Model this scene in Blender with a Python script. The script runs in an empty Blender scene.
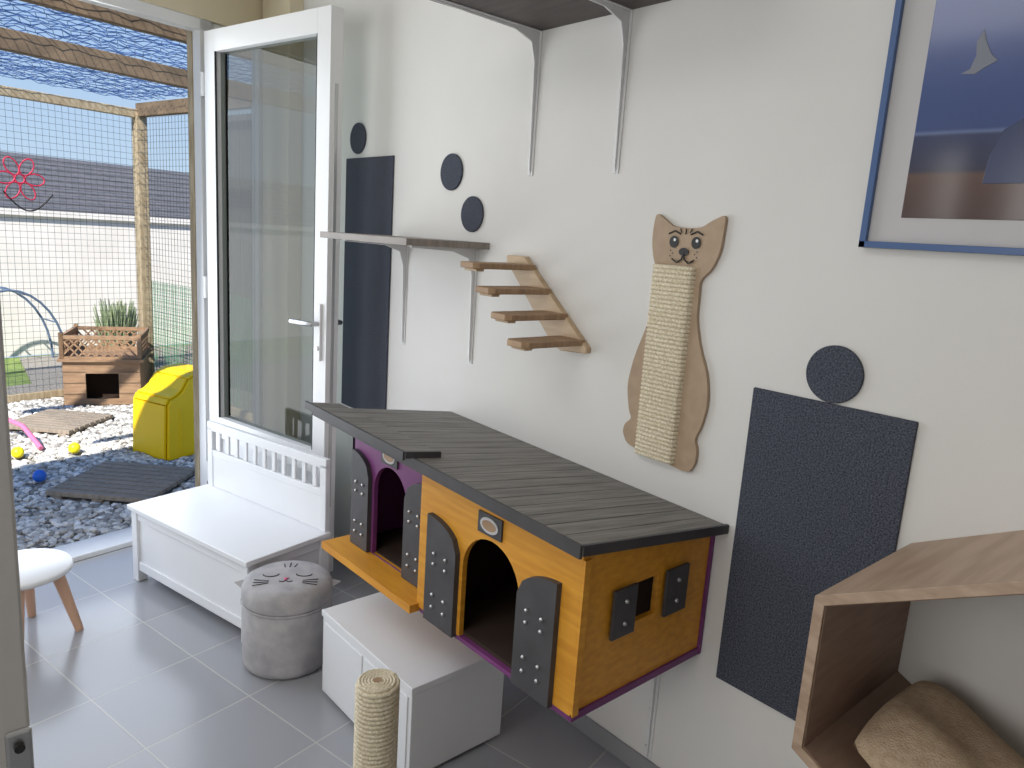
import bpy, bmesh, math, random
from mathutils import Vector as V, Matrix
random.seed(7)
D=1.6
scene=bpy.context.scene
scene.view_settings.view_transform='Standard'
COL=bpy.context.collection

# ---------------- materials ----------------
def s2l(c): return tuple((x/255/12.92 if x/255<.04045 else ((x/255+.055)/1.055)**2.4) for x in c)+(1,)
def mat(name,col,rough=.6,metal=0,noise=0,nscale=20,col2=None,bump=0,bscale=60,stretch=(1,1,1),spec=.5):
    m=bpy.data.materials.new(name); m.use_nodes=True; nt=m.node_tree; b=nt.nodes['Principled BSDF']
    b.inputs['Base Color'].default_value=s2l(col); b.inputs['Roughness'].default_value=rough; b.inputs['Metallic'].default_value=metal
    b.inputs['Specular IOR Level'].default_value=spec
    tc=nt.nodes.new('ShaderNodeTexCoord'); mp=nt.nodes.new('ShaderNodeMapping'); nt.links.new(tc.outputs['Object'],mp.inputs[0]); mp.inputs['Scale'].default_value=stretch
    if col2:
        n=nt.nodes.new('ShaderNodeTexNoise'); n.inputs['Scale'].default_value=nscale; n.inputs['Detail'].default_value=5
        nt.links.new(mp.outputs[0],n.inputs['Vector'])
        r=nt.nodes.new('ShaderNodeValToRGB'); r.color_ramp.elements[0].position=.35; r.color_ramp.elements[1].position=.65
        r.color_ramp.elements[0].color=s2l(col); r.color_ramp.elements[1].color=s2l(col2)
        nt.links.new(n.outputs[0],r.inputs[0]); nt.links.new(r.outputs[0],b.inputs['Base Color'])
    if bump:
        n=nt.nodes.new('ShaderNodeTexNoise'); n.inputs['Scale'].default_value=bscale; n.inputs['Detail'].default_value=4
        nt.links.new(mp.outputs[0],n.inputs['Vector'])
        bp=nt.nodes.new('ShaderNodeBump'); bp.inputs['Strength'].default_value=bump; bp.inputs['Distance'].default_value=.01
        nt.links.new(n.outputs[0],bp.inputs['Height']); nt.links.new(bp.outputs[0],b.inputs['Normal'])
    return m
M={}
M['wall']=mat('white_plaster',(217,215,211),.8,col2=(220,218,214),nscale=3,bump=.03,bscale=160)
M['cream']=mat('cream_paint',(218,206,178),.7,bump=.05,bscale=90)
M['ceil']=mat('ceiling_paint',(225,222,215),.9)
M['pvc']=mat('white_pvc',(226,226,226),.35)
M['white']=mat('white_lacquer',(228,229,231),.4,col2=(225,226,228),nscale=4)
M['shade']=mat('shaded_white_paint',(190,186,182),.6)  # white paint with its shade mixed into the colour
M['yellow']=mat('golden_stained_pine',(204,138,36),.55,col2=(220,156,48),nscale=5,stretch=(1,1,12),bump=.08,bscale=40)
M['yellowh']=mat('golden_stained_pine_boards',(220,154,44),.5,col2=(204,138,36),nscale=6,stretch=(6,1,12),bump=.08,bscale=30)
M['purple']=mat('purple_paint',(122,58,116),.55,col2=(108,50,104),nscale=8)
M['dark']=mat('charcoal_paint',(62,60,62),.55,col2=(72,70,72),nscale=12)
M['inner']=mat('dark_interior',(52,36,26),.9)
M['roof']=mat('grey_stained_boards',(106,103,99),.6,col2=(138,134,128),nscale=5,stretch=(1,18,1),bump=.3,bscale=18)
M['metal']=mat('brushed_metal',(190,190,190),.35,1)
M['bracket']=mat('white_enamel',(218,218,218),.35)
M['shelf']=mat('grey_oak',(128,120,114),.5,col2=(146,136,128),nscale=6,stretch=(12,1,1))
M['shelfd']=mat('dark_grey_board',(74,68,66),.6,col2=(88,80,76),nscale=6,stretch=(10,1,1))
M['birch']=mat('birch_wood',(198,172,140),.5,col2=(184,158,126),nscale=8,stretch=(1,1,8))
M['bark']=mat('brown_step_wood',(146,116,88),.6,col2=(168,138,106),nscale=10,stretch=(8,1,1))
M['mdf']=mat('mdf_board',(172,149,124),.6,col2=(164,141,116),nscale=30)
M['black']=mat('black_paint',(28,26,26),.5)
M['carpet']=mat('slate_carpet',(56,59,69),.98,col2=(94,98,109),nscale=260,bump=.4,bscale=300,spec=.1)
M['oak']=mat('light_oak_veneer',(180,155,133),.5,col2=(160,135,113),nscale=4,stretch=(1,5,14),bump=.04)
M['oaki']=mat('oak_veneer_shaded',(146,120,102),.55,col2=(130,104,88),nscale=4,stretch=(2,8,14))  # same veneer darkened, the inside's shade put into the colour
M['fleece']=mat('beige_fleece',(182,158,132),1,col2=(198,176,150),nscale=60,bump=.5,bscale=260,spec=.1)
M['velvet']=mat('grey_velvet',(156,154,156),.85,col2=(176,173,174),nscale=18,bump=.15,bscale=200)
M['leg']=mat('pale_beech_leg',(210,168,140),.5)
M['blueframe']=mat('blue_frame_paint',(62,92,140),.35)
M['mat']=mat('picture_mount',(192,190,190),.7)
M['seal']=mat('print_grey_figure',(118,122,134),.4)
M['navy']=mat('print_navy_figure',(54,64,98),.2)
M['yplast']=mat('yellow_plastic',(252,208,6),.4)
M['post']=mat('weathered_timber',(186,170,142),.8,col2=(156,138,110),nscale=7,stretch=(6,6,1),bump=.2)
M['beam']=mat('grey_timber',(130,110,88),.8,col2=(104,88,70),nscale=7,bump=.2)
M['kennel']=mat('brown_kennel_wood',(168,136,106),.8,col2=(146,116,90),nscale=6,stretch=(1,1,10),bump=.2)
M['shed']=mat('dark_shed_boards',(72,74,72),.8,col2=(90,90,86),nscale=6,stretch=(6,6,1),bump=.2)
M['deck']=mat('grey_deck_tile',(140,128,114),.8,col2=(164,150,134),nscale=10,stretch=(1,8,1),bump=.2)
M['render']=mat('white_render',(242,236,230),.9,col2=(234,228,220),nscale=3)
M['slate']=mat('slate_roof',(84,84,88),.8,col2=(100,98,100),nscale=14,bump=.2)
M['wire']=mat('dark_wire',(60,66,70),.6)
M['net']=mat('blue_netting',(70,100,150),.6)
M['green']=mat('green_mesh',(60,150,100),.6)
M['grass']=mat('grass',(96,120,56),.95,col2=(130,148,82),nscale=20,bump=.6,bscale=80)
M['soil']=mat('gravel_bed',(120,114,106),.95,col2=(170,164,154),nscale=60,bump=1,bscale=80)
M['leaf']=mat('lavender_leaf',(150,166,122),.8,col2=(178,190,150),nscale=30)
M['ball_y']=mat('yellow_ball',(240,225,30),.4)
M['ball_b']=mat('blue_ball',(40,110,220),.4)
M['pink']=mat('pink_toy',(230,120,160),.4)
M['red']=mat('pink_flower_metal',(200,50,80),.5)
M['arch_shadow']=mat('blue_arch_shadow',(96,116,142),.5)  # bluish tone of an arch's cast shadow
m=mat('pebbles',(200,196,188),.85); nt=m.node_tree
gi=nt.nodes.new('ShaderNodeNewGeometry'); rr=nt.nodes.new('ShaderNodeValToRGB')
for i,(p,c) in enumerate([(0,(130,126,120)),(.3,(190,184,174)),(.6,(222,216,206)),(1,(242,238,232))]):
    e=rr.color_ramp.elements[0] if i==0 else (rr.color_ramp.elements[1] if i==3 else rr.color_ramp.elements.new(p)); e.position=p; e.color=s2l(c)
nt.links.new(gi.outputs['Random Per Island'],rr.inputs[0]); nt.links.new(rr.outputs[0],nt.nodes['Principled BSDF'].inputs['Base Color']); M['stone']=m
m=mat('sisal_rope',(214,198,166),.9); nt=m.node_tree; tc=nt.nodes.new('ShaderNodeTexCoord')
nz=nt.nodes.new('ShaderNodeTexNoise'); nz.inputs['Scale'].default_value=180; nt.links.new(tc.outputs['Object'],nz.inputs['Vector'])
r=nt.nodes.new('ShaderNodeValToRGB'); r.color_ramp.elements[0].color=s2l((190,176,146)); r.color_ramp.elements[1].color=s2l((232,222,200)); r.color_ramp.elements[0].position=.3; r.color_ramp.elements[1].position=.7
nt.links.new(nz.outputs[0],r.inputs[0]); nt.links.new(r.outputs[0],nt.nodes['Principled BSDF'].inputs['Base Color']); M['rope']=m
m=mat('grey_floor_tiles',(150,152,158),.2); nt=m.node_tree; b=nt.nodes['Principled BSDF']
tc=nt.nodes.new('ShaderNodeTexCoord'); mp=nt.nodes.new('ShaderNodeMapping'); mp.inputs['Rotation'].default_value=(0,0,math.radians(-12)); mp.inputs['Location'].default_value=(.08,.12,0)
br=nt.nodes.new('ShaderNodeTexBrick'); br.offset=0; br.inputs['Scale'].default_value=1; br.inputs['Brick Width'].default_value=.335; br.inputs['Row Height'].default_value=.335; br.inputs['Mortar Size'].default_value=.003; br.inputs['Mortar Smooth'].default_value=.2
br.inputs['Color1'].default_value=s2l((148,149,153)); br.inputs['Color2'].default_value=s2l((155,156,160)); br.inputs['Mortar'].default_value=s2l((176,175,172))
nt.links.new(tc.outputs['Object'],mp.inputs[0]); nt.links.new(mp.outputs[0],br.inputs['Vector']); nt.links.new(br.outputs['Color'],b.inputs['Base Color'])
bp=nt.nodes.new('ShaderNodeBump'); bp.invert=True; bp.inputs['Strength'].default_value=.4; bp.inputs['Distance'].default_value=.003; nt.links.new(br.outputs['Fac'],bp.inputs['Height']); nt.links.new(bp.outputs[0],b.inputs['Normal']); M['tile']=m
M['skirt']=mat('grey_skirting_tile',(144,144,147),.3)
def glassmat(name,tint,k,base):
    m=bpy.data.materials.new(name); m.use_nodes=True; nt=m.node_tree; nt.nodes.clear()
    o=nt.nodes.new('ShaderNodeOutputMaterial'); mx=nt.nodes.new('ShaderNodeMixShader'); tr=nt.nodes.new('ShaderNodeBsdfTransparent'); gl=nt.nodes.new('ShaderNodeBsdfGlossy')
    gl.inputs['Roughness'].default_value=.01; tr.inputs[0].default_value=tint
    lw=nt.nodes.new('ShaderNodeLayerWeight'); lw.inputs[0].default_value=.5
    pw=nt.nodes.new('ShaderNodeMath'); pw.operation='POWER'; pw.inputs[1].default_value=3.0; ma=nt.nodes.new('ShaderNodeMath'); ma.operation='MULTIPLY_ADD'; ma.inputs[1].default_value=k; ma.inputs[2].default_value=base; ma.use_clamp=True
    nt.links.new(lw.outputs['Facing'],pw.inputs[0]); nt.links.new(pw.outputs[0],ma.inputs[0])
    nt.links.new(ma.outputs[0],mx.inputs[0]); nt.links.new(tr.outputs[0],mx.inputs[1]); nt.links.new(gl.outputs[0],mx.inputs[2]); nt.links.new(mx.outputs[0],o.inputs[0]); return m
M['glass']=glassmat('tinted_door_glass',(.42,.45,.43,1),.30,.04)
M['glass2']=glassmat('side_window_glass',(.60,.62,.60,1),.3,.04)
m=mat('blue_room_print',(60,75,130),.12); nt=m.node_tree; b=nt.nodes['Principled BSDF']
tc=nt.nodes.new('ShaderNodeTexCoord'); sp=nt.nodes.new('ShaderNodeSeparateXYZ'); mr=nt.nodes.new('ShaderNodeMapRange'); nz=nt.nodes.new('ShaderNodeTexNoise'); nz.inputs['Scale'].default_value=9
nt.links.new(tc.outputs['Object'],nz.inputs['Vector'])
ad=nt.nodes.new('ShaderNodeMath'); ad.operation='MULTIPLY_ADD'; ad.inputs[1].default_value=.004
nt.links.new(tc.outputs['Object'],sp.inputs[0]); nt.links.new(nz.outputs[0],ad.inputs[0]); nt.links.new(sp.outputs['Z'],ad.inputs[2])
mr.inputs['From Min'].default_value=1.59; mr.inputs['From Max'].default_value=2.15; nt.links.new(ad.outputs[0],mr.inputs[0])
r=nt.nodes.new('ShaderNodeValToRGB'); els=[(0,(82,66,62)),(.15,(98,78,72)),(.165,(62,64,82)),(.28,(68,74,102)),(.29,(110,124,158)),(.30,(72,86,130)),(1,(94,110,162))]
while len(r.color_ramp.elements)<len(els): r.color_ramp.elements.new(.5)
for e,(p,c) in zip(r.color_ramp.elements,els): e.position=p; e.color=s2l(c)
nt.links.new(mr.outputs[0],r.inputs[0]); nt.links.new(r.outputs[0],b.inputs['Base Color']); M['print']=m

# ---------------- mesh builder ----------------
class B:
    def __init__(s,name,T=None): s.n=name; s.v=[]; s.f=[]; s.mi=[]; s.ms=[]; s.sm=[]; s.T=T
    def m(s,k):
        if k not in s.ms: s.ms.append(k)
        return s.ms.index(k)
    def add(s,vs,fs,k,smooth=False,T=None):
        o=len(s.v); i=s.m(k)
        for p in vs:
            p=V(p)
            if T: p=T@p
            if s.T: p=s.T@p
            s.v.append(p)
        for f in fs: s.f.append([o+j for j in f]); s.mi.append(i); s.sm.append(smooth)
    def box(s,x0,x1,y0,y1,z0,z1,k,T=None):
        vs=[(x,y,z) for x in(x0,x1) for y in(y0,y1) for z in(z0,z1)]
        s.add(vs,[(0,1,3,2),(4,6,7,5),(0,4,5,1),(2,3,7,6),(0,2,6,4),(1,5,7,3)],k,T=T)
    def prism(s,pts,ax,a,b,k,T=None):
        def P(p,t):
            return {'x':(t,p[0],p[1]),'y':(p[0],t,p[1]),'z':(p[0],p[1],t)}[ax]
        n=len(pts); vs=[P(p,a) for p in pts]+[P(p,b) for p in pts]
        s.add(vs,[list(range(n)),list(range(2*n-1,n-1,-1))]+[(i,i+n,(i+1)%n+n,(i+1)%n) for i in range(n)],k,T=T)
    def tube(s,pts,rad,k,n=10,caps=True):
        pts=[V(p) for p in pts]; rad=rad if isinstance(rad,(list,tuple)) else [rad]*len(pts)
        vs=[];fs=[]; prev=None
        for i,p in enumerate(pts):
            t=(pts[min(i+1,len(pts)-1)]-pts[max(i-1,0)])
            if t.length<1e-9: t=V((0,0,1))
            t.normalize()
            a=prev if prev else (V((1,0,0)) if abs(t.x)<.9 else V((0,1,0)))
            a=(a-t*a.dot(t)).normalized(); prev=a; c=t.cross(a)
            for j in range(n):
                th=2*math.pi*j/n; vs.append(p+(a*math.cos(th)+c*math.sin(th))*rad[i])
        for i in range(len(pts)-1):
            for j in range(n): fs.append((i*n+j,i*n+(j+1)%n,(i+1)*n+(j+1)%n,(i+1)*n+j))
        s.add(vs,fs,k,True)
        if caps:
            s.add(vs[:n],[list(range(n-1,-1,-1))],k); s.add(vs[-n:],[list(range(n))],k)
    def lathe(s,prof,c,k,n=40,smooth=True):
        vs=[];fs=[]
        for r_,z in prof:
            for j in range(n):
                t=2*math.pi*j/n; vs.append((c[0]+r_*math.cos(t),c[1]+r_*math.sin(t),c[2]+z))
        for i in range(len(prof)-1):
            for j in range(n): fs.append((i*n+j,i*n+(j+1)%n,(i+1)*n+(j+1)%n,(i+1)*n+j))
        s.add(vs,fs,k,smooth)
    def ball(s,c,r_,k,sc=(1,1,1),n=14):
        pr=[(r_*math.sin(math.pi*i/n),-r_*math.cos(math.pi*i/n)) for i in range(n+1)]
        vs=[];fs=[];q=18
        for a,z in pr:
            for j in range(q):
                t=2*math.pi*j/q; vs.append((c[0]+a*math.cos(t)*sc[0],c[1]+a*math.sin(t)*sc[1],c[2]+z*sc[2]))
        for i in range(n):
            for j in range(q): fs.append((i*q+j,i*q+(j+1)%q,(i+1)*q+(j+1)%q,(i+1)*q+j))
        s.add(vs,fs,k,True)
    def done(s,bevel=0,recalc=True,parent=None):
        me=bpy.data.meshes.new(s.n); me.from_pydata([tuple(p) for p in s.v],[],s.f)
        for k in s.ms: me.materials.append(M[k])
        me.polygons.foreach_set('material_index',s.mi); me.polygons.foreach_set('use_smooth',s.sm)
        if recalc:
            bm=bmesh.new(); bm.from_mesh(me); bmesh.ops.recalc_face_normals(bm,faces=bm.faces); bm.to_mesh(me); bm.free()
        o=bpy.data.objects.new(s.n,me); COL.objects.link(o)
        if parent: o.parent=parent
        if bevel:
            md=o.modifiers.new('bev','BEVEL'); md.width=bevel; md.segments=2; md.limit_method='ANGLE'; md.angle_limit=math.radians(50)
        return o
def circ(cx,cy,r_,n=32):
    return [(cx+r_*math.cos(2*math.pi*i/n),cy+r_*math.sin(2*math.pi*i/n)) for i in range(n)]

A12=math.radians(12)
HO=V((1.25,3.60,0))
TW=Matrix.Translation(HO)@Matrix.Rotation(A12,4,'Z')

# ---------------- room ----------------
def wl(x): return 3.6+.2126*(x-1.25)
b=B('floor'); b.prism([(-2.1,-1.6),(1.6,-1.6),(1.6,wl(1.6)+.1),(-2.1,wl(-2.1)+.1)],'z',-.1,0,'tile'); b.done()
b=B('wall_right'); b.box(1.6,1.8,-1.6,3.9,-.1,2.6,'wall'); b.done()
b=B('wall_back'); b.box(-2.1,1.6,-1.7,-1.6,0,2.6,'wall'); b.done()
b=B('wall_left'); b.box(-2.2,-2.1,-1.7,2.88,0,2.6,'wall'); b.done()
b=B('ceiling'); b.prism([(-2.2,-1.7),(1.8,-1.7),(1.8,wl(1.8)+.12),(-2.2,wl(-2.2)+.12)],'z',2.6,2.7,'ceil'); b.done()
b=B('wall_far',TW)
b.box(.31,.355,0,.1,0,2.6,'cream'); b.box(.03,.31,0,.1,0,.10,'cream'); b.box(.03,.31,0,.1,2.36,2.6,'cream'); b.box(-1.85,.03,0,.1,2.36,2.6,'cream'); b.box(-3.4,-1.85,0,.1,0,2.6,'wall'); b.done()
b=B('window_1',TW)
b.box(.03,.05,.02,.08,.10,2.36,'pvc'); b.box(.285,.31,.02,.08,.10,2.36,'pvc'); b.box(.05,.285,.02,.08,.10,.15,'pvc'); b.box(.05,.285,.02,.08,2.31,2.36,'pvc')
b.add([(.05,.05,.15),(.285,.05,.15),(.285,.05,2.31),(.05,.05,2.31)],[(0,1,2,3)],'glass2'); b.done(.003)
b=B('trim_2'); b.prism([(1.53,3.36),(1.6,3.36),(1.6,3.665),(1.53,3.65)],'z',0,2.6,'cream'); b.done(.003)
b=B('baseboard_right'); b.box(1.59,1.6,-1.6,3.36,0,.058,'skirt'); b.done(.002)
b=B('trim_1',TW)
b.box(-.03,.03,.0,.06,0,2.36,'pvc'); b.box(-.035,.03,.06,.10,0,2.36,'post'); b.box(-1.85,-1.79,0,.1,0,2.36,'pvc'); b.box(-1.85,.03,0,.07,2.31,2.36,'pvc'); b.box(-1.79,-.03,-.02,.14,0,.025,'pvc'); b.done(.004)
ang=math.atan2(2.70-3.56,1.425-1.255); L=.87
TL=Matrix.Translation((1.255,3.56,.03))@Matrix.Rotation(ang,4,'Z')
b=B('door_1',TL)
h=2.27; w=.08; gb=.54
b.box(0,w,-.03,.03,0,h,'pvc'); b.box(L-w,L,-.03,.03,0,h,'pvc'); b.box(w,L-w,-.03,.03,h-.09,h,'pvc'); b.box(w,L-w,-.03,.03,0,.12,'pvc')
b.box(w,L-w,-.03,.03,gb-.1,gb,'pvc'); b.box(w,L-w,-.012,.012,.12,gb-.1,'pvc')
b.add([(w,0,gb),(L-w,0,gb),(L-w,0,h-.09),(w,0,h-.09)],[(0,1,2,3)],'glass')
for sx in(-1,1):
    y=sx*.026
    b.box(w,w+.006,y-.004,y+.004,gb,h-.09,'black'); b.box(L-w-.006,L-w,y-.004,y+.004,gb,h-.09,'black')
for sy in(-1,1):
    b.box(L-.055,L-.025,sy*.03,sy*.042,.93,1.16,'pvc')
    b.tube([(L-.04,sy*.04,1.08),(L-.04,sy*.075,1.08),(L-.07,sy*.08,1.08),(L-.17,sy*.075,1.078)],.010,'metal')
    b.tube([(L-.04,sy*.04,.98),(L-.04,sy*.048,.98)],.009,'metal')
for z in(.25,1.15,2.05): b.tube([(-.012,-.03,z-.05),(-.012,-.03,z+.05)],.011,'pvc')
b.box(L-.001,L+.002,-.008,.008,.3,2.0,'metal')
b.done(.004)
b=B('door_2'); b.box(-.30,.118,1.0,1.045,0,2.1,'shade'); b.box(.09,.119,.992,1.0,.76,.86,'metal')
b.tube([(.104,.985,.84),(.104,.992,.84)],.006,'black'); b.tube([(.104,.985,.78),(.104,.992,.78)],.006,'black'); b.done(.004)

# ---------------- wall carpet panels ----------------
def panel(n,y0,y1,z0,z1):
    b=B(n); b.box(D-.008,D,y0,y1,z0,z1,'carpet'); b.done(.002)
panel('carpet_wall_panel',.545,.917,.418,1.187); panel('carpet_wall_panel',2.56,2.93,.72,1.782)
for y,z,r_ in[(.73,1.252,.064),(2.18,1.712,.063),(2.05,1.570,.060),(2.84,1.86,.062)]:
    b=B('carpet_wall_disc'); b.prism(circ(y,z,r_,40),'x',D-.008,D,'carpet'); b.done(.002)

# ---------------- shelves ----------------
def bracket(b,y,z,leg,arm):
    b.box(D-.004,D,y-.011,y+.011,z-leg,z,'bracket')
    b.box(D-arm,D,y-.011,y+.011,z-.004,z,'bracket')
    b.prism([(D-.004,z-.004),(D-arm,z-.004),(D-arm,z-.007),(D-.10,z-.014),(D-.035,z-.035),(D-.018,z-.09),(D-.010,z-leg+.02),(D-.004,z-leg)],'y',y-.003,y+.003,'bracket')
    for k in(.12,.6,.9): b.tube([(D-.004,y+.007,z-leg*k),(D-.008,y+.007,z-leg*k)],.003,'metal',8)
b=B('wall_shelf'); b.box(1.27,D,1.95,2.52,1.456,1.478,'shelf'); bracket(b,2.45,1.456,.395,.27); bracket(b,2.02,1.456,.40,.27); b.done(.0015)
b=B('wall_shelf'); b.box(1.08,D,.95,1.80,2.112,2.14,'shelfd'); bracket(b,1.77,2.112,.42,.40); bracket(b,1.42,2.112,.42,.40); b.done(.0015)

# ---------------- cat stairs ----------------
b=B('cat_stair_ladder')
b.prism([(1.835,1.445),(1.75,1.445),(1.735,1.43),(1.455,1.20),(1.455,1.183),(1.56,1.175),(1.60,1.19),(1.835,1.425)],'x',D-.022,D,'birch')
for i in range(4):
    yc=1.755-.078*i; zt=1.422-.067*i
    b.prism([(1.37,yc-.045),(D-.01,yc-.05),(D-.01,yc+.05),(1.37,yc+.045),(1.355,yc+.03),(1.355,yc-.03)],'z',zt-.018,zt,'bark')
    b.box(1.37,1.40,yc-.03,yc+.03,zt-.026,zt-.018,'birch')
b.done(.003)

# ---------------- cat scratcher ----------------
b=B('cat_shaped_scratching_board')
ol=[(1.256,1.590),(1.262,1.555),(1.262,1.51),(1.25,1.462),(1.222,1.43),(1.228,1.39),(1.245,1.31),(1.285,1.20),(1.30,1.12),(1.285,1.05),(1.272,1.03),(1.295,1.01),(1.30,.985),(1.28,.953),(1.20,.945),(1.07,.925),(1.052,.955),(1.05,.995),(1.062,1.02),(1.045,1.06),(1.035,1.12),(1.045,1.19),(1.078,1.26),(1.098,1.33),(1.098,1.39),(1.10,1.425),(1.068,1.455),(1.05,1.50),(1.047,1.545),(1.045,1.590),(1.085,1.572),(1.112,1.555),(1.155,1.552),(1.20,1.556),(1.225,1.572)]
def chaik(p,n=2):
    for _ in range(n):
        q=[]
        for i in range(len(p)):
            a=V(p[i]);c=V(p[(i+1)%len(p)]); q+= [tuple(a*.8+c*.2),tuple(a*.2+c*.8)]
        p=q
    return p
b.prism(chaik(ol),'x',D-.012,D,'mdf')
xf=D-.0125
y0,y1=1.122,1.236
N=46
for i in range(N):
    z=.945+i*(1.452-.945)/(N-1)
    b.tube([(D-.010,y0-.004,z),(D-.022,y0,z),(D-.024,y0+.01,z),(D-.024,y1-.01,z),(D-.022,y1,z),(D-.010,y1+.004,z)],.0062,'rope',8)
b.box(D-.02,D-.01,y0,y1,.94,1.456,'rope')
def disc(y,z,ry,rz,k,x=xf): b.add([(x-.0015,y+ry*math.cos(t*math.pi/12),z+rz*math.sin(t*math.pi/12)) for t in range(24)],[list(range(24))],k)
for sy in(-1,1):
    yc=1.155+sy*.034
    disc(yc,1.517,.014,.015,'black',xf-.001); disc(yc-.003,1.522,.004,.004,'white',xf-.002)
    b.tube([(xf-.002,yc-.018,1.537),(xf-.002,yc,1.545),(xf-.002,yc+.018,1.537)],.0022,'black',6)
    b.tube([(xf-.004,1.155,1.488),(xf-.004,1.155+sy*.004,1.474),(xf-.004,1.155+sy*.018,1.465),(xf-.004,1.155+sy*.034,1.474)],.0024,'black',6)
    for k in(-1,0,1):
        disc(1.155+sy*(.034+.007*(k%2)),1.488+k*.007,.002,.002,'black',xf-.002)
disc(1.155,1.493,.015,.010,'black',xf-.002)
for k in(-1,0,1): b.tube([(xf-.002,1.155+k*.018,1.551),(xf-.002,1.155+k*.013,1.537+.004*abs(k))],.0018,'black',5)
b.done(.001)

# ---------------- cat house (double) ----------------
def arch_panel(b,x0,x1,ya,yb,z0,z1,hy0,hy1,hz,k):
    rr=(hy1-hy0)/2; cy=(hy0+hy1)/2
    pts=[(ya,z0),(hy0,z0),(hy0,hz-rr)]+[(cy-rr*math.cos(t*math.pi/16),hz-rr+rr*math.sin(t*math.pi/16)) for t in range(1,16)]+[(hy1,hz-rr),(hy1,z0),(yb,z0),(yb,z1),(ya,z1)]
    b.prism(pts,'x',x0,x1,k)
def shutter(b,x,ya,yb,z0,z1,side):
    w_=yb-ya; n=8
    top=[(ya+w_*i/n, z1-(.07*(1-math.sqrt(max(0,1-(1-i/n)**2))) if side>0 else .07*(1-math.sqrt(max(0,1-(i/n)**2))))) for i in range(n+1)]
    b.prism([(ya,z0)]+top+[(yb,z0)],'x',x-.016,x,'dark')
    for i,zz in enumerate((z0+.05,z0+.085,z1-.13,z1-.10)):
        for yy in(ya+w_*.3,ya+w_*.7): b.ball((x-.017,yy,zz),.0055,'metal',n=6)
b=B('double_cat_house')
fx=1.11; zb=.468; YB=2.07
arch_panel(b,fx,fx+.015,.98,1.57,zb+.0,.868,1.17,1.388,.772,'yellow')
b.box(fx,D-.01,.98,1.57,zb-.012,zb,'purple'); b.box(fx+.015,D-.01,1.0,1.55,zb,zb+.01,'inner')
def ztop(x): return .862-(x-fx)*(.862-.785)/(D-.01-fx)
xr=D-.01
wx0,wx1,wz0,wz1=1.30,1.385,.635,.735
def gp(xa,xb,za,zc_=None):
    b.prism([(xa,za),(xb,za),(xb,zc_ if zc_ else ztop(xb)),(xa,zc_ if zc_ else ztop(xa))],'y',.98,.995,'yellowh')
gp(fx+.015,wx0,zb); gp(wx1,xr,zb); gp(wx0,wx1,zb,wz0); gp(wx0,wx1,wz1)
b.box(fx+.0,fx+.02,.972,.98,zb,.84,'yellow')
b.box(xr-.002,xr+.008,.972,1.0,zb-.012,.79,'purple'); b.box(fx,xr,.974,.98,zb-.012,zb+.006,'purple')
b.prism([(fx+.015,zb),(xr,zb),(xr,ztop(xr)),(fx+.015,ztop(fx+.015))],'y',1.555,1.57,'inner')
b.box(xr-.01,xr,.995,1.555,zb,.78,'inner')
for xa,xb in((1.214,1.292),(1.405,1.49)):
    b.box(xa,xb,.966,.974,.622,.742,'dark')
    for zz in(.655,.71): b.ball(((xa+xb)/2,.965,zz),.006,'metal',n=6)
shutter(b,fx,1.40,1.53,zb-.006,.765,1); shutter(b,fx,1.035,1.162,zb-.006,.765,-1)
def plaque(yc,z,x):
    b.box(x-.006,x,yc-.045,yc+.045,z-.027,z+.027,'dark')
    b.prism([(yc+.034*math.cos(t*math.pi/12),z+.02*math.sin(t*math.pi/12)) for t in range(24)],'x',x-.008,x-.006,'mat')
    b.prism([(yc+.026*math.cos(t*math.pi/12),z+.013*math.sin(t*math.pi/12)) for t in range(24)],'x',x-.009,x-.008,'bark')
plaque(1.285,.812,fx)
px_=1.17
arch_panel(b,px_,px_+.015,1.575,YB,zb+.014,.885,1.745,1.930,.79,'purple')
b.box(px_,px_+.004,1.575,YB,zb,zb+.014,'purple')
b.box(1.08,D-.01,1.575,YB+.03,zb-.012,zb+.012,'yellowh')
b.prism([(px_,zb),(xr,zb),(xr,.81),(px_,.87)],'y',YB-.015,YB,'purple')
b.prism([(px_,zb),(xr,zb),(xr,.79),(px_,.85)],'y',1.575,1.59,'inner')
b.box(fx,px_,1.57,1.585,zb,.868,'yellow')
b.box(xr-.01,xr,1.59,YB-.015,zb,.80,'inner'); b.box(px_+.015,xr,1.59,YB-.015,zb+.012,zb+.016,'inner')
shutter(b,px_,1.94,2.045,zb+.014,.80,1); shutter(b,px_,1.625,1.735,zb+.014,.80,-1)
plaque(1.84,.826,px_)
K=.03
def roof(x0,z0,x1,z1,ya,yb,th,n,ref=.945):
    dy=(yb-ya)/n
    def pz(y): return K*(y-ref)
    def sl(xa,za,xb,zb_,y_a,y_b,k,t1,t2=None):
        t2=t2 or t1
        vs=[]
        for y in(y_a,y_b):
            q=pz(y); vs+=[(xa,y,za+q),(xb,y,zb_+q),(xb,y,zb_+q-t2),(xa,y,za+q-t1)]
        b.add(vs,[(0,1,2,3),(7,6,5,4),(0,4,5,1),(1,5,6,2),(2,6,7,3),(3,7,4,0)],k)
    for i in range(n):
        sl(x0,z0,x1,z1,ya+i*dy+.0014,ya+(i+1)*dy-.0014,'roof',th)
    sl(x0+.005,z0-.004,x1,z1-.004,ya+.003,yb-.003,'dark',th)
    sl(x0-.006,z0+.003,x0+.002,z0+.003,ya-.004,yb+.004,'dark',th+.012)
    sl(x0,z0+.003,x1,z1+.003,ya-.008,ya,'dark',th+.006)
roof(1.06,.897,D-.002,.826,.945,2.12,.018,20)
roof(1.035,.915,1.15,.899,1.565,2.125,.012,9)
bracket(b,1.10,zb-.012,.395,.35); bracket(b,2.0,zb-.012,.395,.35)
b.done(.0015)

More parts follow.
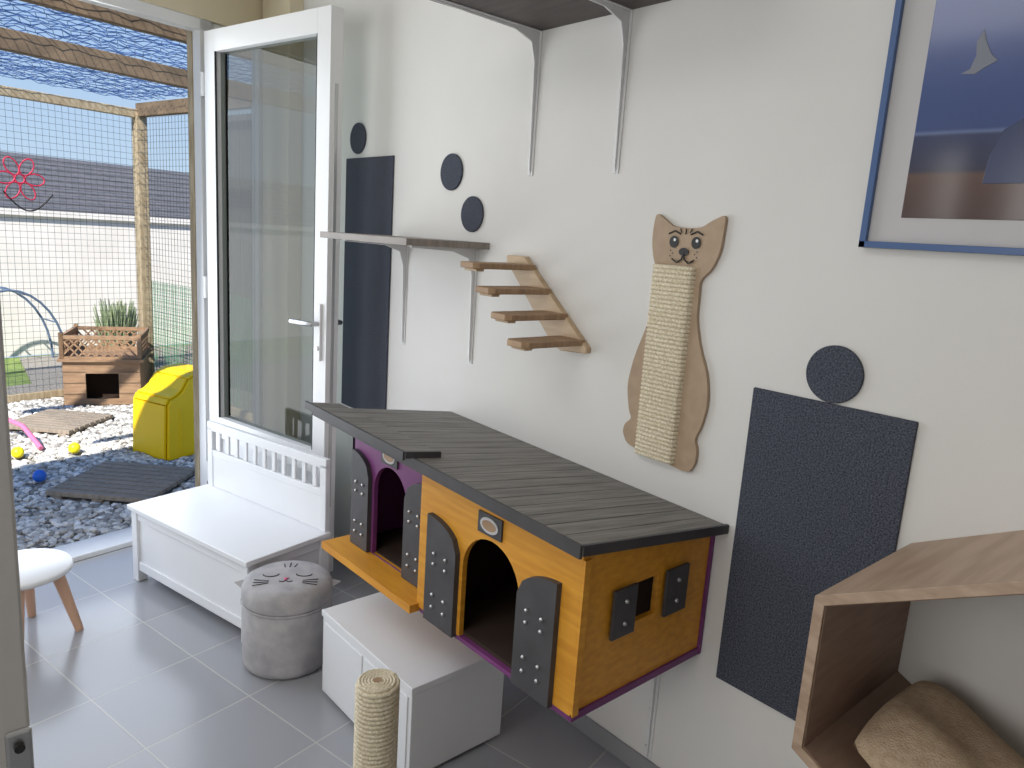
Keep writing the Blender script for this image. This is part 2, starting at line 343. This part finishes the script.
# ---------------- picture ----------------
b=B('framed_picture')
ya,yb,za,zb2=-.25,.712,1.528,2.25
b.box(D-.012,D,ya,yb,za,zb2,'mat')
t=.013
b.box(D-.024,D,ya,yb,za,za+t,'blueframe'); b.box(D-.024,D,ya,yb,zb2-t,zb2,'blueframe'); b.box(D-.024,D,yb-t,yb,za,zb2,'blueframe'); b.box(D-.024,D,ya,ya+t,za,zb2,'blueframe')
b.box(D-.0135,D-.011,ya+.07,yb-.072,za+.062,zb2-.07,'print')
b.prism([(.575,1.855),(.56,1.862),(.553,1.885),(.556,1.91),(.547,1.93),(.538,1.905),(.528,1.885),(.515,1.872),(.535,1.862),(.55,1.852)],'x',D-.0145,D-.013,'seal')
b.prism([(.505,1.655),(.50,1.71),(.485,1.75),(.455,1.77),(.44,1.80),(.415,1.81),(.38,1.79),(.33,1.79),(.30,1.74),(.30,1.655)],'x',D-.0145,D-.013,'navy')
b.done(.001)

# ---------------- hexagon wall shelf ----------------
b=B('hexagonal_cat_shelf')
Yc,Zc=.178,.786; xf0=1.19
def hexp(t):
    Yh=.342-t; k=.51; zs=.1475-t*.62
    return [(Yc+Yh,Zc+zs),(Yc,Zc+zs+Yh*k),(Yc-Yh,Zc+zs),(Yc-Yh,Zc-zs),(Yc,Zc-zs-Yh*k),(Yc+Yh,Zc-zs)]
o_=hexp(0); i_=hexp(.018); c_=hexp(.0185); e_=hexp(.02)
for i in range(6):
    j=(i+1)%6
    b.prism([o_[i],o_[j],i_[j],i_[i]],'x',xf0,D,'oak')
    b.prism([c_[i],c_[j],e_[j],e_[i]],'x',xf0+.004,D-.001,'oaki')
b.done(.001)
b=B('fleece_cushion'); n1,n2=36,28; vs=[];fs=[]
Yq=Yc+.045
for side in(1,-1):
    for i in range(n1+1):
        for j in range(n2+1):
            u=i/n1*2-1; v=j/n2*2-1
            e=max(0,(1-abs(u)**2.6)*(1-abs(v)**2.6))**.55
            y=Yq+u*.228*(1-.06*v*v); x=1.405+v*.175*(1-.06*u*u)
            base=Zc-.136-.325*.51+abs(y-Yc)*.51+.055-.03*(1-abs(u))
            wob=.008*math.sin(5*u+3*v+1)+.006*math.sin(7*v-4*u)
            z=base+(.085*e+wob*e if side>0 else -.028*e)+.03*(1-abs(u))
            vs.append((x,y,z))
w_=n2+1; half=(n1+1)*w_
for s_ in(0,1):
    for i in range(n1):
        for j in range(n2):
            a=s_*half+i*w_+j; fs.append((a,a+1,a+w_+1,a+w_))
b.add(vs,fs,'fleece',True); b.done()

# ---------------- bench ----------------
TB=Matrix.Translation((.765,3.15,0))@Matrix.Rotation(math.radians(13.5),4,'Z')
b=B('storage_bench',TB); w=.37; Ln=.78; H=.33
b.box(.012,w-.012,-Ln+.012,-.012,.05,H-.02,'white')
b.box(-.012,w-.0,-Ln-.01,.01,H-.02,H,'white')
for x_,y_ in((0,0),(w-.04,0),(0,-Ln+.04),(w-.04,-Ln+.04)): b.box(x_,x_+.04,y_-.04,y_,0,H-.02,'white')
b.box(.004,.012,-Ln+.04,-.04,.05,.09,'white'); b.box(.004,.012,-Ln+.04,-.04,H-.06,H-.02,'white')
b.box(.04,w-.04,-Ln+.004,-Ln+.012,.05,.09,'white'); b.box(.04,w-.04,-Ln+.004,-Ln+.012,H-.06,H-.02,'white')
b.box(w-.022,w,-.035,0,H,.60,'white'); b.box(w-.022,w,-Ln,-Ln+.035,H,.60,'white')
b.box(w-.022,w,-Ln,0,.585,.625,'white'); b.box(w-.02,w-.002,-Ln,0,.47,.50,'white'); b.box(w-.018,w-.006,-Ln,0,H,.475,'white')
for i in range(11):
    y=-.075-i*(Ln-.15)/10; b.box(w-.016,w-.006,y-.011,y+.011,.50,.585,'white')
b.done(.003)

# ---------------- pouf with cat face ----------------
b=B('cat_face_pouf'); c=(1.03,2.245,0); R=.150; Hh=.318
b.lathe([(0,.004),(R-.012,.004),(R-.004,.012),(R,.03),(R+.001,.13),(R,Hh-.095),(R-.004,Hh-.087),(R-.006,Hh-.084),(R-.001,Hh-.081),(R+.002,Hh-.07),(R+.001,Hh-.035),(R-.008,Hh-.016),(R-.03,Hh-.006),(R*.5,Hh-.001),(0,Hh)],c,'velvet',56)
b.lathe([(R+.001,Hh-.087),(R+.004,Hh-.083),(R+.001,Hh-.079)],c,'velvet',56)
fa=math.radians(238); F_=V((math.cos(fa),math.sin(fa),0)); G_=V((-math.sin(fa),math.cos(fa),0)); C0=V((c[0],c[1],Hh+.0005))
def fp(g,f_,dz=0): return C0+G_*g+F_*f_+V((0,0,dz-.005*((g*g+f_*f_)/(R*R))*1.2))
for sy in(-1,1):
    b.tube([fp(sy*(.055+.026*math.cos(t)),.0+.018*math.sin(t)) for t in [k*math.pi/8 for k in range(9)]],.0022,'black',6)
    for k in(-1,0,1): b.tube([fp(sy*.055,.055+k*.008),fp(sy*.105,.055+k*.020)],.0015,'black',6)
    b.tube([fp(0,.048),fp(sy*.01,.058),fp(sy*.022,.052)],.002,'black',6)
    e=V((c[0],c[1],Hh-.045))+G_*sy*.146+F_*(-.01); q=G_*sy
    b.add([e+F_*.028,e-F_*.028,e+q*.034+V((0,0,.012)),e+V((0,0,.022))],[(0,1,2),(0,2,3),(1,3,2),(0,3,1)],'velvet')
for k in(-1,0,1): b.tube([fp(k*.016,-.055),fp(k*.022,-.090+.008*abs(k))],.0022,'black',6)
b.tube([fp(-.006,.035),fp(.006,.035),fp(0,.045),fp(-.006,.035)],.0035,'pink',6)
b.done()

# ---------------- white box ----------------
b=B('white_litter_cabinet'); X0,X1,Y0,Y1=1.03,1.37,1.475,1.995
b.box(X0+.004,X1-.004,Y0+.004,Y1-.004,.012,.275,'white'); b.box(X0,X1,Y0,Y1,.277,.297,'white')
b.box(X0,X0+.004,Y0+.02,(Y0+Y1)/2-.005,.03,.262,'white'); b.box(X0,X0+.004,(Y0+Y1)/2+.005,Y1-.02,.03,.262,'white')
for x_ in(X0+.03,X1-.03):
    for y_ in(Y0+.03,Y1-.03): b.box(x_-.015,x_+.015,y_-.015,y_+.015,0,.012,'white')
b.done(.007)

# ---------------- sisal post ----------------
b=B('sisal_scratching_post'); pc=(.835,1.335)
turns=38
b.tube([(pc[0],pc[1],.02),(pc[0],pc[1],.468)],.045,'rope',24)
pts=[]
for i in range(turns*16+1):
    t=i/16*2*math.pi; z=.035+i/16*(.43/turns); pts.append((pc[0]+.047*math.cos(t),pc[1]+.047*math.sin(t),z))
b.tube(pts,.0062,'rope',6)
pts=[]
for i in range(5*16+1):
    t=i/16*2*math.pi; r_=.046*(1-i/(5*16)*.8); pts.append((pc[0]+r_*math.cos(t),pc[1]+r_*math.sin(t),.469))
b.tube(pts,.005,'rope',6)
b.tube([(pc[0],pc[1],.46),(pc[0],pc[1],.474)],.009,'bark',12)
b.box(pc[0]-.15,pc[0]+.15,pc[1]-.13,pc[1]+.13,0,.025,'velvet'); b.done(.003)

# ---------------- kids stool ----------------
b=B('round_kids_stool'); c=(.345,2.88,0)
b.lathe([(0,.245),(.142,.245),(.155,.253),(.157,.263),(.152,.271),(0,.273)],c,'white',48)
for a in(-35,55,145,235):
    a=math.radians(a+20); d=V((math.cos(a),math.sin(a),0)); b.tube([V(c)+d*.10+V((0,0,.25)),V(c)+d*.165],[.022,.014],'leg',14)
b.done()

# ---------------- outside ----------------
b=B('gravel_ground'); b.prism([(-4,2.7),(-4,6.6),(.2,7.5),(1.10,7.7),(1.2,9.1),(9,10.7),(9,5.3),(1.8,3.9),(1.8,3.83)],'z',-.2,-.065,'soil'); b.done()
b=B('lawn',TW); b.box(-9,8,2.0,5.55,-.25,-.085,'grass'); b.done()
def inrot(x,y,cx,cy,hx,hy,rot):
    a=math.radians(rot); dx=x-cx; dy=y-cy; u=dx*math.cos(a)+dy*math.sin(a); v=-dx*math.sin(a)+dy*math.cos(a); return abs(u)<hx and abs(v)<hy
DK=[(1.08,4.52,.58,.58,46),(1.02,6.10,.52,.52,44)]
YB_=(1.58,5.14,20)
KN=(1.17,6.72,-22)
BL=[(.96,5.27),(.66,5.32),(.69,4.78)]
ico=bmesh.new(); bmesh.ops.create_icosphere(ico,subdivisions=1,radius=1); iv=[v.co.copy() for v in ico.verts]; jf=[[v.index for v in f.verts] for f in ico.faces]; ico.free()
b=B('pebble_gravel')
for i in range(17000):
    u=random.uniform(-1.1,1.36); v=random.uniform(.2,3.34)
    P=TW@V((u,v,-.057))
    if P.x<.1 or P.x/P.y>.38: continue
    if any(inrot(P.x,P.y,d[0],d[1],d[2]/2+.01,d[3]/2+.01,d[4]) for d in DK) or inrot(P.x,P.y,YB_[0],YB_[1],.27,.22,20) or inrot(P.x,P.y,KN[0]+.35,KN[1]+.13,.29,.31,-22): continue
    if any((P.x-q[0])**2+(P.y-q[1])**2<.04**2 for q in BL): continue
    s_=random.uniform(.010,.024); sc=V((s_*random.uniform(.8,1.4),s_,s_*random.uniform(.5,.8)))
    R_=Matrix.Rotation(random.uniform(0,6.28),3,'Z')@Matrix.Rotation(random.uniform(-.5,.5),3,'X')
    b.add([P+R_@V((q.x*sc.x,q.y*sc.y,q.z*sc.z)) for q in iv],jf,'stone')
b.done(recalc=False)
def deck(n,cx,cy,wx,wy,rot):
    T=Matrix.Translation((cx,cy,-.045))@Matrix.Rotation(math.radians(rot),4,'Z'); b=B(n,T); k=9
    for i in range(k):
        x0=-wx/2+i*wx/k; b.box(x0+.006,x0+wx/k-.008,-wy/2,wy/2,0,.028,'deck')
    for y_ in(-wy*.4,0,wy*.4): b.box(-wx/2,wx/2,y_-.03,y_+.03,-.02,0,'deck')
    b.done(.003)
for d in DK: deck('wooden_deck_tile',*d)
T=Matrix.Translation((YB_[0],YB_[1],-.065))@Matrix.Rotation(math.radians(20),4,'Z')
b=B('yellow_plastic_step_box',T)
prof=[(-.235,0),(.21,0),(.20,.49),(.175,.525),(.13,.54),(.0,.535),(-.06,.51),(-.11,.44),(-.155,.41),(-.20,.395),(-.22,.36)]
b.prism(prof,'y',-.185,-.160,'yplast'); b.prism(prof,'y',.160,.185,'yplast')
def strip(p,q,th=.02):
    p=V((p[0],0,p[1])); q=V((q[0],0,q[1])); d=(q-p).normalized(); n_=V((d.z,0,-d.x))*th
    b.add([(p.x,-.16,p.z),(p.x,.16,p.z),(q.x,.16,q.z),(q.x,-.16,q.z),(p.x+n_.x,-.16,p.z+n_.z),(p.x+n_.x,.16,p.z+n_.z),(q.x+n_.x,.16,q.z+n_.z),(q.x+n_.x,-.16,q.z+n_.z)],[(0,1,2,3),(7,6,5,4),(0,4,5,1),(1,5,6,2),(2,6,7,3),(3,7,4,0)],'yplast')
for i in range(1,len(prof)-1): strip(prof[i+1],prof[i],-.018)
strip(prof[-1],prof[0],.018)
for y_ in(-.19,.185):
    for x_ in(-.14,-.02,.10): b.box(x_-.012,x_+.012,y_,y_+.006,.05,.34 if x_<-.1 else .44,'yplast')
b.done(.012)
T=Matrix.Translation((KN[0],KN[1],-.06))@Matrix.Rotation(math.radians(KN[2]),4,'Z')
b=B('wooden_cat_kennel',T); w=.56; dp=.55; h=.36
b.box(0,.16,0,.02,0,h,'kennel'); b.box(.40,w,0,.02,0,h,'kennel'); b.box(.16,.40,0,.02,.26,h,'kennel'); b.box(.16,.40,0,.02,0,.05,'kennel')
b.box(0,.02,.02,dp,0,h,'kennel'); b.box(w-.02,w,.02,dp,0,h,'kennel'); b.box(0,w,dp-.02,dp,0,h,'kennel'); b.box(.02,w-.02,.1,dp-.02,.01,.02,'inner'); b.box(.02,w-.02,.2,.21,.02,h,'inner')
b.box(-.03,w+.03,-.03,dp+.03,h,h+.02,'kennel')
for zz in(.09,.18,.27): b.box(0,.16,-.004,0,zz,zz+.005,'beam'); b.box(.40,w,-.004,0,zz,zz+.005,'beam')
hh=.16
for (x0,y0,x1,y1) in((0,0,w,0),(w,0,w,dp),(0,0,0,dp),(0,dp,w,dp)):
    Lr=math.hypot(x1-x0,y1-y0); T2=Matrix.Translation((x0,y0,h+.02))@Matrix.Rotation(math.atan2(y1-y0,x1-x0),4,'Z')
    b.box(0,Lr,-.012,.012,hh,hh+.03,'kennel',T2); b.box(0,Lr,-.012,.012,0,.02,'kennel',T2); b.box(-.015,.015,-.015,.015,0,hh+.05,'kennel',T2)
    k=int(Lr/.06)
    for i in range(-2,k+2):
        for sg in(1,-1):
            xa=i*.06; xb=xa+.12
            if sg<0: xa,xb=xb,xa
            if min(xa,xb)<-.01 or max(xa,xb)>Lr+.01: continue
            b.prism([(xa-.008,.02),(xa+.008,.02),(xb+.008,hh),(xb-.008,hh)],'y',-.006*sg,.006*sg,'kennel',T2)
b.done()
ENC=bpy.data.objects.new('cat_enclosure',None); COL.objects.link(ENC)
b=B('frame',TW)
ux=1.42; vy=3.40; zt=2.33
b.box(ux-.045,ux+.045,vy-.045,vy+.045,-.06,zt,'post')
b.box(ux-.03,ux+.03,.22,vy,zt-.02,zt+.09,'beam')
b.box(-1.8,ux,vy-.03,vy+.03,zt-.03,zt+.04,'post')
b.box(-1.8,ux+.1,1.60,1.67,zt-.0,zt+.11,'beam')
b.box(-1.8,ux+.1,.5,.55,zt+.03,zt+.12,'beam')
b.box(-1.8,ux,vy-.02,vy+.02,-.06,.0,'post'); b.box(ux-.02,ux+.02,.22,vy,-.06,0,'post'); b.box(-1.84,-1.76,vy-.04,vy+.04,-.06,zt,'post')
b.done(.004,parent=ENC)
def net(name,T,nx,ny,sx,sy,k,th,hexa=False):
    me=bpy.data.meshes.new(name); vs=[];fs=[]
    for j in range(ny+1):
        for i in range(nx+1):
            ox=(j%2)*.5 if hexa else 0
            x=(i+ox)*sx; y=j*sy
            vs.append(tuple(T@V((x,y,random.uniform(-.012,.012) if hexa else 0))))
    for j in range(ny):
        for i in range(nx): a=j*(nx+1)+i; fs.append((a,a+1,a+nx+2,a+nx+1))
    me.from_pydata(vs,[],fs); me.materials.append(M[k]); o=bpy.data.objects.new(name,me); COL.objects.link(o); o.parent=ENC
    md=o.modifiers.new('w','WIREFRAME'); md.thickness=th; md.use_even_offset=False; return o
RX=Matrix.Rotation(math.radians(90),4,'X')
net('mesh_front',TW@Matrix.Translation((-1.8,vy,0))@RX,64,46,.05,.05,'wire',.0035)
net('mesh_side',TW@Matrix.Translation((ux,.22,0))@Matrix.Rotation(math.radians(90),4,'Z')@RX,64,46,.05,.05,'wire',.0035)
net('netting_top',TW@Matrix.Translation((-1.8,.22,zt+.12)),64,64,.05,.05,'net',.005,True)
net('green_mesh',TW@Matrix.Translation((ux+.05,1.2,-.05))@Matrix.Rotation(math.radians(90),4,'Z')@RX,73,32,.03,.03,'green',.005)
b=B('garden_wall',TW); b.box(-9,8,5.6,5.75,-.085,1.42,'render'); b.box(-9,8,5.56,5.79,1.40,1.46,'render'); b.done()
b=B('neighbour_roof',TW); b.prism([(5.9,1.3),(8.6,2.20),(8.6,1.2),(5.9,1.2)],'x',-10,8,'slate')
for i in range(12):
    v=5.95+i*.22; z=1.3+(v-5.9)*.333; b.box(-10,8,v,v+.02,z,z+.02,'slate')
b.done()
b=B('garden_shed',TW)
for i in range(16): b.box(2.0,2.05,1.0+i*.15,1.14+i*.15,-.065,2.35,'shed')
b.box(2.05,3.8,1.0,1.05,-.065,2.35,'shed'); b.box(2.05,3.8,3.35,3.4,-.065,2.35,'shed'); b.box(3.75,3.8,1.05,3.35,-.065,2.35,'shed')
b.prism([(1.94,2.34),(3.9,2.75),(3.9,2.80),(1.94,2.39)],'y',.9,3.5,'slate'); b.done()
b=B('lavender_bush')
Cb=TW@V((1.52,4.15,-.08))
for i in range(260):
    a=random.uniform(0,6.28); t=random.uniform(.03,.22); hgt=random.uniform(.45,.74)
    p0=Cb+V((math.cos(a)*t*.3,math.sin(a)*t*.3,0)); p1=Cb+V((math.cos(a)*t,math.sin(a)*t,hgt))
    b.tube([p0,(p0+p1)/2+V((0,0,.03)),p1],[.005,.010,.003],'leaf',4,False)
b.done()
b=B('arch_shadow_tubes',TW); uc=.86  # added tubes that stand in for an arch's cast shadow
for v_ in(4.9,5.25):
    b.tube([(uc+.5*math.cos(math.pi*k/16),v_,-.06+.75*math.sin(math.pi*k/16)) for k in range(17)],.012,'arch_shadow',8)
for k in(3,6,8,10,13): b.tube([(uc+.5*math.cos(math.pi*k/16),4.9,-.06+.75*math.sin(math.pi*k/16)),(uc+.5*math.cos(math.pi*k/16),5.25,-.06+.75*math.sin(math.pi*k/16))],.008,'arch_shadow',8)
b.done()
b=B('metal_flower_ornament',TW); fc=V((.46,vy-.03,1.70))
for k in range(6):
    a=k*math.pi/3; d=V((math.cos(a),0,math.sin(a))); n_=V((-math.sin(a),0,math.cos(a)))
    b.tube([fc+d*(.035+.14*(1-math.cos(t))/2)+n_*.045*math.sin(t) for t in [q*math.pi/6 for q in range(13)]],.006,'red',6)
b.tube([fc+V((.035*math.cos(t*.6),0,.035*math.sin(t*.6))) for t in range(12)],.007,'red',6)
b.tube([fc+V((-.12+.025*k,0,-.10-.14*math.sin(k/14*math.pi))) for k in range(15)],.006,'black',6)
b.done()
for k,(x,y) in enumerate(BL):
    b=B('toy_ball'); b.ball((x,y,-.012),.036,'ball_y' if k<2 else 'ball_b'); b.done()
b=B('cat_teaser_toy'); b.tube([(.60,6.0,-.02),(.66,5.85,.09),(.74,5.65,.07),(.80,5.42,-.03)],.016,'pink',8); b.done()

# ---------------- lights ----------------
def area(n,loc,dirv,sx,sy,p,col=(1,1,1)):
    l=bpy.data.lights.new(n,'AREA'); l.shape='RECTANGLE'; l.size=sx; l.size_y=sy; l.energy=p; l.color=col
    o=bpy.data.objects.new(n,l); o.location=loc; o.rotation_euler=V(dirv).to_track_quat('-Z','Y').to_euler(); COL.objects.link(o)
sl=bpy.data.lights.new('sun','SUN'); sl.energy=7.5; sl.angle=.01; sl.color=(1,.96,.88); so=bpy.data.objects.new('sun',sl); so.rotation_euler=V((.50,.50,-.70)).to_track_quat('-Z','Y').to_euler(); COL.objects.link(so)
area('left_fill',(-1.9,.9,1.5),(1,.15,-.1),2.0,1.4,30,(.99,.985,.97))  # unseen area light added before the solid left wall to brighten the room
area('ceiling_fill',(-.3,1.2,2.55),(0,0,-1),1.0,1.0,10,(1,.98,.95))  # added soft fill under the ceiling, without any fixture
area('door_daylight',tuple(TW@V((-.9,.12,1.3))),(.1,-1,-.05),1.6,2.0,32,(.90,.95,1))
w=bpy.data.worlds.new('sky'); scene.world=w; w.use_nodes=True; nt=w.node_tree; bg=nt.nodes['Background']
tc=nt.nodes.new('ShaderNodeTexCoord'); sp=nt.nodes.new('ShaderNodeSeparateXYZ'); r=nt.nodes.new('ShaderNodeValToRGB')
r.color_ramp.elements[0].color=s2l((200,224,244)); r.color_ramp.elements[1].color=s2l((80,146,228)); r.color_ramp.elements[1].position=.55
nt.links.new(tc.outputs['Generated'],sp.inputs[0]); nt.links.new(sp.outputs['Z'],r.inputs[0]); nt.links.new(r.outputs[0],bg.inputs[0]); bg.inputs[1].default_value=1.0

# ---------------- camera ----------------
cd=bpy.data.cameras.new('camera'); cd.sensor_width=36; cd.lens=740/1024*36; cd.clip_start=.02
co=bpy.data.objects.new('camera',cd); COL.objects.link(co)
X=V((.7530,-.6548,.0648)); Z=-V((.6532,.7320,-.1935)); Z.normalize(); X=(X-Z*X.dot(Z)).normalized(); Y=Z.cross(X)
co.matrix_world=Matrix(((X.x,Y.x,Z.x,0),(X.y,Y.y,Z.y,0),(X.z,Y.z,Z.z,1.5),(0,0,0,1)))
scene.camera=co
